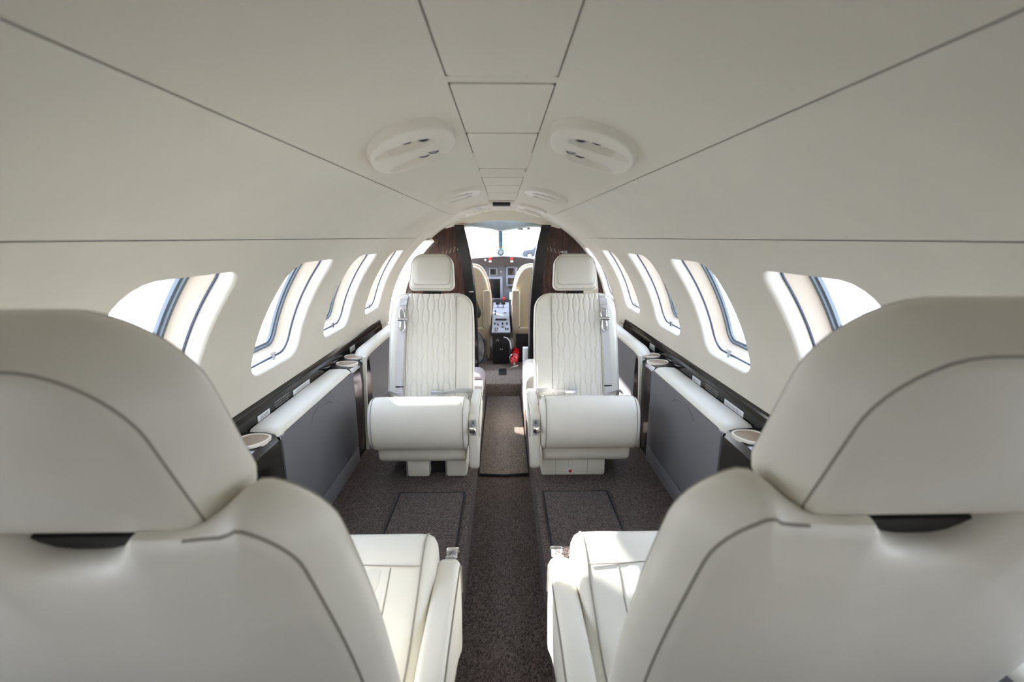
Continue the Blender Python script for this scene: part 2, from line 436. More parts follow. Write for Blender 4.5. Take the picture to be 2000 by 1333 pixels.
# overhead service units
def psu(s, yc, L, label, hw=.083, slim=1.):
    th = .165/R0; t = thing('overhead_service_unit', label, 'air and light unit', (s*circ(math.asin(.165/R0))[0], yc, circ(math.asin(.165/R0))[1]), group='overhead air and light units')
    org = Vector((s*circ(math.asin(.165/R0))[0], yc, circ(math.asin(.165/R0))[1])); th0 = math.asin(.165/R0)
    def m(a, b, d):   # a across (outboard +), b along y, d below surface
        tt = th0+a/R0; r = R0-d
        return Vector((s*r*math.sin(tt), yc+b, CZ+r*math.cos(tt)))-org
    N = 120
    def ell(sc, ca=0, cb=0, ha=hw, hb=L/2, skew=.25):
        out = []
        for k in range(N):
            u = 2*PI*k/N; c, v = math.cos(u), math.sin(u)
            a = math.copysign(abs(c)**.9, c)*ha*sc; b = math.copysign(abs(v)**.9, v)*hb*sc
            out.append((ca+a+skew*b*.6, cb+b+skew*a*.8))
        return out
    def rg(pl, d): return [m(a, b, d) for a, b in pl]
    bm = NB()
    # bezel: domed plate with two teardrop pockets pressed into it
    kb = L/.3
    PK = [(.004, -.047*kb, .064, .030*kb), (.008, .088*kb, .064, .038*kb)]
    cf, sf = math.cos(.36), math.sin(.36); pk_ = 1 if L > .25 else .8
    def dome(a, b, e):
        h = .014*(1-max(0, (e-.92)/.08)**5) if e > .92 else .014+.001*(1-e)
        for ca, cb, hl, hw_ in PK:
            u = ((a-ca)*cf+(b-cb)*sf)/hl; v = (-(a-ca)*sf+(b-cb)*cf)/(hw_*(1-.18*u))
            d2 = math.hypot(u, v); k = max(0, min(1, (1.0-d2)/.16)); h -= k*k*(3-2*k)*(.014+.003*max(-1, min(1, -u*1.4)))*pk_
        return h
    bm = NB(); rs = []
    for k in range(93):
        sc = 1.03-k*.0111
        pl = ell(sc); rs.append([m(a, b, -.001 if k == 0 else dome(a, b, min(1, sc))) for a, b in pl])
    rings(bm, rs, cap1=True)
    obj('bezel', bm, MATS['bezel_plastic'], t)
    for (a, b, name, mm, r, hh) in ((-.036, .022, 'air_nozzle', BLACK, .0125, .010), (-.034, -.068, 'reading_light', PLATE, .015, .014), (-.012, .062, 'reading_light', CHROME if s > 0 else BLACK, .017, .011), (-.004, -.064, 'swivel_socket', BLACK, .015, .010)):
        b *= kb
        c = m(a, b, -.004 if name != 'air_nozzle' else .004); nrm = (m(a, b, .02)-m(a, b, 0)).normalized(); ax = (nrm+Vector((0, -.45, 0))).normalized()
        bm = NB(); cyl(bm, c, ax, r, hh, 24, .002); p = obj(name, bm, mm, t)
        if name != 'swivel_socket':
            bm = NB(); cyl(bm, c+ax*(hh-.0005), ax, r*.62, .0015, 20); obj('lens', bm, PLATE if mm is BLACK else BLACK, p)
    return t
LBL = ['large oval cream air and light bezel on the %s of the ceiling, biggest and nearest', 'slim oval bezel on the %s of the ceiling, second from the camera', 'small oval bezel on the %s of the ceiling, third from the camera', 'smallest ceiling bezel on the %s, right at the cockpit opening']
for s, sd in ((-1, 'left'), (1, 'right')):
    for k, (yc, L) in enumerate(PSU_Y):
        psu(s, yc, L, LBL[k] % sd)

# floor: raised side floors, dropped aisle, cockpit floor
AH = .119
bm = NB()
for s in (-1, 1):
    x0, x1 = sorted((s*AH, s*.66)); box(bm, x0, x1, YA, 2.94, ZF-.02, ZF, 0)
f = struct(obj('floor', bm, CARPET, smooth=False))
bm = NB()
for s in (-1, 1):
    x0, x1 = sorted((s*AH, s*(AH+.012))); box(bm, x0, x1, YA, 2.94, ZA-.01, ZF-.001, 0)
obj('aisle_riser', bm, CARPET, f, world=True, smooth=False)
bm = NB(); box(bm, -AH-.01, AH+.01, YA, 2.96, ZA-.02, ZA); obj('aisle_floor', bm, CARPET, f, world=True, smooth=False)
bm = NB(); box(bm, -.66, .66, 2.94, 5.2, ZC-.12, ZC, .012); obj('cockpit_step', bm, CARPETL, f, world=True)
bm = NB(); box(bm, -AH+.006, AH-.006, 1.885, 2.93, ZA, ZA+.010, .004); r = tag(obj('aisle_runner', bm, CARPETL), 'lighter brown carpet runner in the aisle between the facing seats', 'carpet')
bm = NB(); tube(bm, [(-AH+.008, 1.886, ZA+.008), (0, 1.876, ZA+.008), (AH-.008, 1.886, ZA+.008)], .006); obj('binding', bm, BIND, r, world=True)
def mat_rug(s, label):
    pts = [(s*.147, 1.0), (s*.147, 1.53), (s*.378, 1.53), (s*.378, 1.0)]
    x0, x1 = sorted((s*.147, s*.385)); bm = NB(); box(bm, x0, x1, .95, 1.535, ZF, ZF+.007, .003)
    o = tag(obj('floor_mat', bm, CARPET), label, 'floor mat', 'floor mats ahead of the rear seats')
    bm = NB(); tube(bm, [(x0, .95, ZF+.006), (x0, 1.535, ZF+.006), (x1, 1.535, ZF+.006), (x1, .95, ZF+.006)], .0035); obj('binding', bm, BIND, o, world=True)
mat_rug(-1, 'brown carpet mat with black binding on the floor left of the aisle'); mat_rug(1, 'brown carpet mat with black binding on the floor right of the aisle')
bm = NB(); box(bm, -.034, .022, 3.13, 3.29, ZC, ZC+.004); tag(obj('floor_plate', bm, BLACK), 'small black square plate on the cockpit step carpet', 'floor plate')
bm = NB(); box(bm, -.8, .8, YA-.03, YA, ZA-.1, .25); struct(obj('wall_aft', bm, mat('aft_bulkhead_fabric', (.38, .36, .33), .8), smooth=False))

# ------------------------------------------------------------------ side ledge, cabinets, cup holders, side armrests
def prism(bm, s, poly, y0, y1, n=1):
    rings(bm, [[(s*x, y0+(y1-y0)*k/n, z) for x, z in poly] for k in range(n+1)], cap0=True, cap1=True); return bm
for s, sd in ((-1, 'left'), (1, 'right')):
    ye = 2.66
    poly = [(.742, -.472), (.731, -.474), (.724, -.480), (.722, -.487), (.724, -.492), (.718, -.500), (.716, -.536), (.712, -.542), (.700, -.546), (.700, -.56), (.75, -.56)]
    bm = NB(); prism(bm, s, poly, YA, ye)
    L = tag(obj('side_ledge', bm, BLACKG, angle=25), 'long black gloss ledge rail under the %s windows' % sd, 'ledge')
    # placards on the ledge
    def placard(y0, y1, zt, zb, txt, lab=None):
        bm = NB(); box(bm, s*.7155-.0006, s*.7155+.0012 if s > 0 else s*.7155+.0006, y0, y1, zb, zt)
        p = obj('placard', bm, WHITE, L, world=True, smooth=False); p['label'] = 'white placard'
        if txt:
            mt = Matrix.Translation((s*.7143, (y0+y1)/2, (zt+zb)/2)) @ Matrix.Rotation(PI/2*(-s), 4, 'Z') @ Matrix.Rotation(PI/2, 4, 'X')
            obj('print', text_mesh(txt, .0105, mt), TEXTD, p, smooth=False, recalc=False) if False else obj('print', text_mesh(txt, .0115, mt), TEXTD, L, world=True, smooth=False, recalc=False)
    ys = (1.235, 1.325, 1.36, 1.50, 1.565, 1.74) if s < 0 else (1.262, 1.40, 1.43, 1.545, 1.60, 1.69)
    if s < 0:
        placard(1.255, 1.325, -.509, -.527, 'LIFE VEST'); placard(1.485, 1.62, -.509, -.527, 'FASTEN SEATBELTS'); yt = 1.405
    else:
        placard(1.262, 1.38, -.509, -.527, 'FASTEN SEATBELTS'); placard(1.565, 1.635, -.509, -.527, 'LIFE VEST'); yt = 1.475
    placard(2.08, 2.15, -.502, -.528, None)
    for k, tx in enumerate(('FOR TAKEOFF AND LANDING SEAT', 'MUST BE UPRIGHT AND OUTBOARD', 'WITH HEADREST FULLY RAISED', 'AND BELT FASTENED')):
        mt = Matrix.Translation((s*.7149, yt, -.505-k*.0082)) @ Matrix.Rotation(PI/2*(-s), 4, 'Z') @ Matrix.Rotation(PI/2, 4, 'X')
        obj('print', text_mesh(tx, .0062, mt), TEXTL, L, world=True, smooth=False, recalc=False)
    # cabinet between the cup holder consoles
    c0, c1 = 1.185, 1.805
    T = thing('side_cabinet', 'grey panelled side cabinet with cream padded top along the %s wall' % sd, 'cabinet', (s*.66, (c0+c1)/2, ZF))
    o0 = Vector((s*.66, (c0+c1)/2, ZF))
    def lp(bm): bm.transform(Matrix.Translation(-o0)); return bm
    cap = [(.713, -.527), (.700, -.520), (.66, -.517), (.635, -.519), (.625, -.524), (.6185, -.533), (.622, -.540), (.713, -.540)]
    bm = NB(); rs = []
    for k in range(25):
        y = c0+(c1-c0)*k/24; e = min(y-c0, c1-y); dz = -.018*max(0, 1-e/.03)**2
        rs.append([(s*x, y, z+(dz if z > -.535 else 0)) for x, z in cap])
    rings(bm, rs, cap0=True, cap1=True); obj('padded_top', lp(bm), LEATHER, T, angle=60)
    bm = NB(); box(bm, *sorted((s*.624, s*.645)), c0+.004, c1-.004, ZF, -.541); obj('body', lp(bm), BLACK, T)
    bm = NB(); box(bm, *sorted((s*.615, s*.626)), c0+.002, c1-.002, -.862, -.539, .002); d = obj('door', lp(bm), GREYP, T)
    bm = NB(); box(bm, *sorted((s*.615, s*.626)), c0+.002, c1-.002, ZF+.001, -.866, .002); obj('kick_panel', lp(bm), GREYP, T)
    # half moon finger pull: crescent lip
    bm = NB(); pts = [Vector((s*(.6145), y, z)) for y, z in ((1.56, -.582), (1.52, -.560), (1.47, -.551), (1.42, -.555), (1.385, -.566), (1.37, -.582))]; pts = resample(catmull(pts, 6, False), 17, False)
    tube(bm, pts, [.0010+.0042*math.sin(PI*k/16)**2 for k in range(17)], 8); obj('finger_pull', lp(bm), GREYP, d)

    def console(y0, y1, cups, label, lower=True):
        T = thing('cup_holder_console', label, 'console', (s*.66, (y0+y1)/2, ZF), group='black cup holder consoles')
        o0 = Vector((s*.66, (y0+y1)/2, ZF)); lp = lambda bm: (bm.transform(Matrix.Translation(-o0)), bm)[1]
        poly = [(.713, -.522), (.655, -.524), (.632, -.530), (.621, -.548), (.617, -.62), (.619, -.80), (.624, ZF), (.70, ZF)]
        bm = NB(); prism(bm, s, poly, y0, y1); obj('body', lp(bm), BLACKG, T, angle=25)
        for (cx, cyy, ha, hb) in cups:
            def e(sc, z, ex=0):
                out = []
                for k in range(44):
                    u = 2*PI*k/44; a = math.cos(u)*(ha*sc+ex); b = math.sin(u)*(hb*sc+ex)
                    b *= 1-.22*math.cos(2*u)*0; b += .25*a*a/ha-.1*hb
                    out.append((s*(cx+a), cyy+b, z+(-.18*(.66-cx-a)*0)))
                return out
            zt = -.523
            bm = NB(); rings(bm, [e(1, zt-.004, .004), e(1, zt+.003, .004), e(1, zt+.005, .0015), e(1, zt+.004, -.001), e(1, zt, -.002), e(1, zt-.01, -.002)]); r = obj('cup_rim', lp(bm), CUPRIM, T)
            bm = NB(); rings(bm, [e(1, zt+.002, -.0015), e(.95, zt+.0012), e(.5, zt+.0008), e(.05, zt+.0008)], cap1=True); obj('cup_lining', lp(bm), BROWNC, r)
        return T
    console(1.81, 2.05, ((.664, 1.870, .042, .034), (.668, 1.985, .042, .034)), 'black console with two oval cup holders at the %s wall beside the facing seat' % sd)
    console(1.02, 1.18, ((.662, 1.125, .038, .038),), 'black console with an oval cup holder at the %s wall by the near seat' % sd)
    # side armrests (outboard), forward one curved with cream trim
    def side_arm(y0, y1, label, trim):
        T = thing('sidewall_unit', label, 'armrest', (s*.65, (y0+y1)/2, ZF), group='padded wall armrests')
        o0 = Vector((s*.65, (y0+y1)/2, ZF)); lp = lambda bm: (bm.transform(Matrix.Translation(-o0)), bm)[1]
        n = 24; rs = []
        for k in range(n+1):
            f = k/n; y = (y0+(.03 if trim else 0))+(y1-y0-(.03 if trim else 0))*f
            g = min(1, f/.12); z = -.502-.03*(1-g)**2; x = .645+.005*f
            rr = .030*(1 if trim else 1)*(.55+.45*math.sqrt(max(0, 1-(1-g)**2)))
            rs.append([(s*(x+rr*1.15*math.cos(a)), y, z-.012+rr*.75*math.sin(a)) for a in [2*PI*q/20 for q in range(20)]])
        bm = NB(); rings(bm, rs, cap0=True, cap1=True); obj('arm_pad', lp(bm), LEATHER, T)
        yp = 2.056 if trim else y0; bm = NB(); rs = []
        for k in range(13):
            f = k/12; z = -.53+(ZF+.53)*f; bow = .012*math.sin(PI*f)
            rs.append([(s*.622, yp, z), (s*(.622+bow), y1, z), (s*.64, y1, z), (s*.64, yp, z)])
        rings(bm, rs, cap0=True, cap1=True); obj('side_panel', lp(bm), GREYP, T)
        if trim:
            bm = NB(); rs = []
            for k in range(25):
                f = k/24; z = -.515+(ZF+.515)*f; w = .016*(1-f)**1.5+.005; yb = y0-.012*math.sin(min(1, f*2.2)*PI/2)-.03*f
                rs.append([(s*.607, yb+.002, z), (s*.607, yb+w*1.1, z), (s*.616, yb+w*1.4, z), (s*.623, yb+w, z), (s*.620, yb, z)])
            rings(bm, rs, cap0=True, cap1=True); obj('front_trim', lp(bm), LEATHER, T, angle=60)
    side_arm(1.95, 2.74, 'cream padded armrest with grey side panel between the %s wall and the facing seat' % sd, True)
    side_arm(.2, .99, 'cream padded armrest on the %s wall beside the near seat' % sd, False)

# ------------------------------------------------------------------ passenger seats
TILT = math.radians(20)
UP = Vector((0, -math.sin(TILT), math.cos(TILT))); NRM = Vector((0, math.cos(TILT), math.sin(TILT))); OB = Vector((0, 0, .265))
def bp(x, h, d):
    v = OB+UP*h+NRM*d; v.x = x; return v
CUSH = catmull([(-.03, .20), (-.02, .262), (.06, .275), (.15, .310), (.225, .346), (.275, .350), (.312, .318), (.325, .255), (.315, .195), (.28, .155), (.2, .138), (.08, .138), (-.01, .14)][::-1], 10)
top_pts = sorted([(p.x, p.y) for p in CUSH if p.y > .26 and -.03 < p.x < .285])
def ztop(y):
    for (a, za), (b, zb) in zip(top_pts[:-1], top_pts[1:]):
        if a <= y <= b: return za+(zb-za)*(y-a)/max(1e-9, b-a)
    return top_pts[-1][1]
def qwave(t):
    w = math.sin(2*PI*t); return math.tanh(w*2.6)/math.tanh(2.6)
def quilt(x, t, w=.0233, amp=.0052):
    """height field of the ogee quilting: grooves follow wavy vertical lines"""
    best = 9
    for i in range(-6, 7):
        xi = (i+.5)*w+(amp if i % 2 else -amp)*qwave(t)
        best = min(best, abs(x-xi))
    return -.0046*math.exp(-(best/.0030)**2)
def grid_mesh(nx, ny, fn):
    bm = NB(); g = [[bm.verts.new(fn(i/nx, j/ny)) for i in range(nx+1)] for j in range(ny+1)]
    for j in range(ny):
        for i in range(nx): bm.faces.new((g[j][i], g[j][i+1], g[j+1][i+1], g[j+1][i]))
    return bm
SEAT_MESH = {}
def seam(bm, pts, r=.0011, closed=False):
    if closed: pts = list(pts)+[pts[0]]
    tube(bm, pts, r, 6, caps=False)
def make_seat(loc, rz, m, label, base='box', belts=True, bt=.462, h0=.466, h1=.636, hr=.055, notch=0., hh_=.1015, sx_=1.):
    """m: side (local x sign) that carries the armrest"""
    t = thing('passenger_seat', label, 'aircraft seat', loc, rz, group='cream leather cabin seats'); t.scale = (sx_, 1, 1)
    # cushion: side section swept across the width
    pr = [(.030, .183), (.016, .1815), (.006, .176), (.001, .167), (0, .15), (0, .05), (0, -.05), (0, -.15), (.001, -.167), (.006, -.176), (.016, -.1815), (.030, -.183)]
    c = obj('seat_cushion', pad(CUSH, pr, lambda a, b, d: (d, a, b), bf=.006, bb=.006, cen=(.15, .23), N=130), LEATHER, t)
    bm = NB(); o = resample(CUSH, 130)
    for sx in (-1, 1): seam(bm, [(sx*.1665, p.x*1.001, p.y+.0002) for p in insetp(o, .0006)], .0014, True)
    ys = .205
    seam(bm, [(-.165+.33*k/20, ys+.004*math.cos(PI*(k/20-.5)*2), ztop(ys)+.0002) for k in range(21)])
    for sx in (-1, 1): seam(bm, [(sx*.118, y/100, ztop(y/100)+.0002) for y in range(0, 21)])
    obj('cushion_seams', bm, SEAM, c)
    obj('seat_insert', grid_mesh(150, 60, lambda u, v: ((-.112+.224*u), .002+.198*v, ztop(.002+.198*v)+.0035*min(1, 12*min(u, 1-u, v*1, 1-v))+quilt(-.112+.224*u, v*1.8, .0233, .0026))), LEATHER2, t)
    # apron under the cushion
    ol = rrect(-.02, .245, .075, .16, (.02, .04, .01, .01), 6)
    obj('apron', pad(resample(ol, 60), edgeprof(.012, .34, n=3), lambda a, b, d: (d+.17, a, b), bf=.001, bb=.001), LEATHER, t)
    # backrest
    def bo(hw, h0, h1, r1, r0, dip, nt=True):
        pl = resample(rrect(-hw, hw, h0, h1, (r0, r0, r1, r1), 10), 128)
        out = []
        for p in pl:
            q = Vector(p)
            if q.y > h1-.02 and nt: q.y -= dip*math.exp(-(q.x/.040)**6)+notch/(1+math.exp((abs(q.x)-.118)/.009))
            w = 1-.05*max(0, (q.y-.25)/.2)**2; q.x *= w
            out.append(q)
        return out
    o = bo(.188, -.035, bt, .070, .05, .030 if notch else .012)
    prof = [(.026, .0), (.018, -.002), (.008, -.008), (.002, -.018), (0, -.028), (.003, -.04), (.010, -.052), (.016, -.060), (.020, -.065), (.026, -.068)]
    def bpT(x, h, d):
        k = max(0, min(1, (h-(bt-.12))/.06)); return bp(x, h+(.011+(.020/(1+math.exp((abs(x)-.112)/.006)) if notch else 0))*k*max(0, min(1, (-d-.03)/.03)), d)
    b = obj('backrest', pad(o, prof, bpT, bf=.004, bb=.010, cen=(0, .2), N=150, nf=8, inner=[Vector((p.x, min(p.y, bt-notch-.036-.25*max(0, abs(p.x)-.12)))) for p in insetp(resample(o, 150), .026)]), LEATHER, t)
    bm = NB(); ro = resample(o, 150)
    sp_ = insetp(ro, .0172)
    if notch:
        i0 = next(i for i in range(150) if not (abs(sp_[i].x) < .088 and sp_[i].y > .3) and (abs(sp_[i-1].x) < .088 and sp_[i-1].y > .3))
        sp_ = [sp_[(i0+i) % 150] for i in range(150)]; sp_ = [p for p in sp_ if not (abs(p.x) < .088 and p.y > .3)]
    seam(bm, [bpT(p.x, p.y, -.0617) for p in sp_], .0014, not notch)
    seam(bm, [bp(p.x, p.y, -.0085) for p in insetp(ro, .0078)], .0012, True)
    for sx in (-1, 1): seam(bm, [bp(sx*.1085, .01+(bt-notch-.03)*k/20, .0022) for k in range(21)], .0014)
    obj('backrest_seams', bm, SEAM, b)
    obj('quilted_insert', grid_mesh(150, 240, lambda u, v: bp(-.1075+.215*u, (bt-notch-.010)*v, .0035+.003*min(1, 12*min(u, 1-u))+quilt(-.1075+.215*u, v*4.2, .0233, .0031))), LEATHER2, t)
    bm = NB(); rings(bm, [[bp(x*.040, h, d) for x, h in rrect(-1, 1, bt-notch-.045, h0+.004, .012, 4)] for d in (-.016, -.040)], cap0=True, cap1=True)
    obj('handle_slot_shade', bm, BLACK, t)  # black block gives the gap below the headrest its shade
    # headrest
    ho = rrect(-hh_, hh_, h0, h1, (.028, .028, hr, hr), 10); hc = (h0+h1)/2
    ho = [(x*(1-.10*max(0, (h-h0-.03)/.15)), h) for x, h in ho]
    hprof = [(.024, .024), (.014, .022), (.005, .016), (.001, .006), (0, -.004), (.003, -.014), (.010, -.030), (.015, -.040), (.019, -.046), (.024, -.049)]
    h = obj('headrest', pad(ho, hprof, bp, bf=.006, bb=.010, cen=(0, hc), N=120), LEATHER, t)
    bm = NB(); rh = resample(ho, 120)
    seam(bm, [bp(p.x, p.y, -.0425) for p in insetp(rh, .0175)], .0013, True)
    seam(bm, [bp(p.x, p.y, .0175) for p in insetp(rh, .0065)], .0009, True)
    obj('headrest_seams', bm, SEAM, h)
    ip = resample(rrect(-.082, .078, h0+.024, h1-.020, (.014, .014, max(.02, hr-.03), max(.02, hr-.03)), 6), 80)
    bm = NB(); rings(bm, [[bp(p.x, p.y, .0235+.0055*(1-((p.x/.104)**2+((p.y-hc)/.09)**2)*.5)-.0) for p in ip]]+[[bp(q.x, q.y, .0262+.0055*(1-((q.x/.104)**2+((q.y-hc)/.09)**2)*.5)) for q in insetp(ip, .004)]]+[[bp(p.x*k, hc+(p.y-hc)*k, .0272+.0045) for p in ip] for k in (.7, .3, .02)], cap1=True)
    obj('face_panel', bm, LEATHER2, h)
    bm = NB(); seam(bm, [bp(p.x, p.y, .0262) for p in ip], .0011, True); obj('panel_seam', bm, SEAM, h)
    # aisle armrest
    ao = catmull([(.262, .070), (.240, .085), (.17, .13), (.06, .16), (-.02, .165), (-.03, .20), (-.03, .27), (-.01, .296), (.04, .303), (.12, .303), (.2, .301), (.262, .297), (.284, .284), (.292, .25), (.295, .18), (.290, .10), (.280, .076)][::-1], 6)
    a = obj('armrest', pad(ao, edgeprof(.011, .038), lambda p, q, d: (m*(.222+d), p, q), bf=.001, bb=.001, cen=(.14, .22), N=110), LEATHER, t)
    bm = NB(); sb = insetp(resample(ao, 110), .012); sb = sorted([p for p in sb if p.y > .2 and p.x > -.01], key=lambda p: (p.x if p.y > .28 else 1-p.y)); seam(bm, [(m*.2232, p.x, p.y) for p in sb], .0013); obj('armrest_seam', bm, SEAM, a)
    bm = NB(); pl = rrect(-.0095, .0095, .220, .281, .003, 3); rings(bm, [[(m*.203+x, .2965, z) for x, z in pl], [(m*.203+x, .3005, z) for x, z in pl]], cap0=True, cap1=True); p = obj('handle_plate', bm, PLATE, a, smooth=False)
    bm = NB()
    bm.free()
    for z0, z1 in ((.264, .276), (.226, .241)):
        bm = NB(); box(bm, m*.203-.002, m*.203+.002, .300, .3012, z0, z1); obj('slot', bm, BLACK, p)
    bm = NB(); cyl(bm, (m*.203, .3, .252), (0, 1, .12), .004, .034, 12); box(bm, m*.203-.0125, m*.203+.0125, .332, .345, .248, .270, .004); obj('recline_handle', bm, CHROME, a)
    # base
    if base == 'legs':
        bm = NB(); box(bm, *sorted((m*.09, m*.012)), .02, .17, 0, .08); obj('under_seat_shade', bm, BLACK, t)  # black block stands in for the shade in the void between the legs
        for x0, x1 in ((m*.168, m*.085), (m*.02-.0, -m*.07)):
            x0, x1 = sorted((x0, x1)); bm = NB(); box(bm, x0, x1, .03, .205, 0, .085, .010); g = obj('leg', bm, LEATHER, t)
            ex = x0 if abs(x0) < abs(x1) and m > 0 else x1
            bm = NB(); box(bm, (x0 if m > 0 else x1)-.002, (x0 if m > 0 else x1)+.002, .04, .207, .004, .08); o2 = obj('edge_strip', bm, PLATE, g)
    else:
        x0, x1 = sorted((m*.172, -m*.085)); bm = NB(); box(bm, x0, x1, .0, .205, 0, .085, .010); g = obj('base', bm, LEATHER, t)
        bm = NB(); xa = x0+(x1-x0)*.28; xb = x0+(x1-x0)*.78
        bm.free()
        for xx in (xa, xb):
            bm = NB(); box(bm, xx-.0006, xx+.0006, .2045, .2056, .004, .082); obj('panel_gap', bm, SEAM, g)
        xm = (xa+xb)/2+m*.005
        bm = NB(); box(bm, xm-.012, xm+.012, .205, .2075, .012, .032, .001); l_ = obj('pull_label', bm, WHITE, g)
        bm = NB(); box(bm, xm-.006, xm+.006, .2072, .2085, .016, .028); obj('red_mark', bm, REDL, g)
        bm = NB(); box(bm, xm-.009, xm+.009, .205, .213, .044, .084, .003); obj('strap', bm, LEATHER, g)
    if belts:
        o_ = -m
        bm = NB(); rs = []
        for k in range(25):
            f = k/24; hh = .43-.415*f; x = o_*(.122+.012*math.sin(f*1.2)); wv = .0150
            rs.append([bp(x-wv, hh, .012+.004*math.sin(f*3)), bp(x+wv, hh, .012), bp(x+wv, hh, .0135), bp(x-wv, hh, .0135+.004*math.sin(f*3))])
        rings(bm, rs, cap0=True, cap1=True); sb_ = obj('shoulder_belt', bm, BELT, t)
        bm = NB(); box(bm, -.0165, .0165, -.002, .0, -.006, .0); mt = Matrix.Translation(bp(o_*.130, .045, .016)); bm.transform(mt); obj('belt_stop', bm, BLACK, sb_)
        bm = NB(); cyl(bm, bp(o_*.122-.022, .335, .022), (1, 0, 0), .0075, .044, 14, .002)
        for dx in (-.008, .008): tube(bm, [bp(o_*.122+dx, .328, .02), bp(o_*.122+dx*1.3, .305, .02), bp(o_*.122+dx, .288, .02), bp(o_*.122, .282, .02)], .003, 8)
        box_pts = bp(o_*.122, .355, .02)
        tube(bm, [bp(o_*.122-.012, .345, .02), bp(o_*.122-.006, .375, .024), bp(o_*.122+.008, .385, .022), bp(o_*.122+.014, .36, .02), bp(o_*.122+.010, .345, .02)], .004, 8)
        obj('belt_buckle', bm, CHROME, sb_)
        bm = NB(); rs = []
        for k in range(13):
            f = k/12; hh = .42+.045*f; x = o_*(.122-.006*f); rs.append([bp(x-.015, hh-.02, .024-.02*f), bp(x+.015, hh-.02, .016-.02*f), bp(x+.015, hh-.02, .013-.02*f), bp(x-.015, hh-.02, .020-.02*f)])
        rings(bm, rs, cap0=True, cap1=True); obj('upper_strap', bm, BELT, sb_)
        # lap belt halves with buckle tongue
        def ribbon(pts, w, twist):
            bm = NB(); P = catmull(pts, 6, False); rs = []
            for k, p in enumerate(P):
                f = k/(len(P)-1); tg = (P[min(k+1, len(P)-1)]-P[max(k-1, 0)]).normalized()
                a = twist[0]+(twist[1]-twist[0])*f; side = (Vector((0, math.cos(a), math.sin(a)))); side = (side-tg*side.dot(tg)).normalized()*w; nn = tg.cross(side).normalized()*.001
                rs.append([p-side-nn, p+side-nn, p+side+nn, p-side+nn])
            rings(bm, rs, cap0=True, cap1=True); return bm
        obj('lap_belt', ribbon([(o_*.19, -.01, .275), (o_*.165, .02, .295), (o_*.135, .03, .287), (o_*.11, .025, .285)], .014, (.2, 1.2)), BELT, t)
        lb = obj('lap_belt', ribbon([(m*.175, .0, .29), (m*.13, .02, .300), (m*.09, .022, .292), (m*.06, .025, .292)], .013, (1.3, .6)), BELT, t)
        bm = NB(); box(bm, -.027, .027, -.007, .007, -.010, .010, .005); bm.transform(Matrix.Translation((m*.035, .03, .296))); obj('lap_buckle', bm, PLATE, lb)
    return t
make_seat((-.348, .535, ZF), 0, 1, 'near left cream leather seat seen from behind, facing the cockpit', 'box', False, .520, .467, .659, .075, .040, .112, 1.16)
make_seat((.350, .535, ZF), 0, -1, 'near right cream leather seat seen from behind, facing the cockpit', 'box', False, .526, .478, .667, .075, .038, .112, 1.16)
make_seat((-.315, 1.865, ZF), PI, -1, 'left cream quilted seat facing the camera, on two short legs', 'legs')
make_seat((.322, 1.865, ZF), PI, 1, 'right cream quilted seat facing the camera, on a box base with red mark', 'box')

# ------------------------------------------------------------------ partition and door frame
def partition(s, sd):
    T = thing('partition', 'dark gloss wood partition %s of the cockpit doorway' % sd, 'partition', (s*.45, YB, ZC))
    o0 = Vector((s*.45, YB, ZC))
    inner = [(.272, .083), (.252, 0), (.232, -.1), (.215, -.2), (.200, -.35), (.188, -.55), (.186, -.8), (.186, ZC)]
    outer = [(.735*math.sin(t), CZ+.735*math.cos(t)) for t in [math.acos((.083+.555)/.735)+(TH_FLOOR-.52)*k/24 for k in range(25)]]
    outer = [p for p in outer if p[1] > ZC]+[(.60, ZC)]
    poly = catmull(inner, 4, False); P = [(p.x, p.y) for p in poly]
    full = P+outer[::-1]
    bm = extrude([(a*s, b) for a, b in full], lambda a, b, d: (a, d, b), YB+.004, YB+.03); bm.transform(Matrix.Translation(-o0)); w = obj('wood_panel', bm, WOOD, T, angle=30)
    bm = NB(); rs = []
    for a, b in P:
        wd = .074*(1 if b < -.1 else .8+.2*(.083-b)/.18)
        rs.append([(s*(a-.004), YB+.035, b), (s*(a-.004), YB-.004, b), (s*(a+.004), YB-.012, b), (s*(a+wd), YB-.006, b), (s*(a+wd), YB+.004, b)])
    rings(bm, rs, closed=False); bm.transform(Matrix.Translation(-o0)); obj('edge_strip', bm, BLACKG, T, angle=30)
    bm = NB()
    for k in range(6): tube(bm, [(s*(.30+.028*k), YB-.001, -.055-.01*k), (s*(.315+.028*k), YB-.001, -.085-.012*k)], .0014, 6)
    bm.transform(Matrix.Translation(-o0)); obj('speaker_slots', bm, BROWNC, T)
    if s > 0:
        mt = Matrix.Translation((.425, YB-.0015, -.100)) @ Matrix.Rotation(PI/2, 4, 'X'); bm = text_mesh('PRIVE', .019, mt); bm.transform(Matrix.Translation(-o0)); obj('lettering', bm, TEXTL, T, smooth=False, recalc=False)
    else:
        bm = NB(); box(bm, -.235, -.205, YB-.05, YB-.0, -.372, -.366); bm.transform(Matrix.Translation(-o0)); obj('latch', bm, CHROME, T)
partition(-1, 'left'); partition(1, 'right')
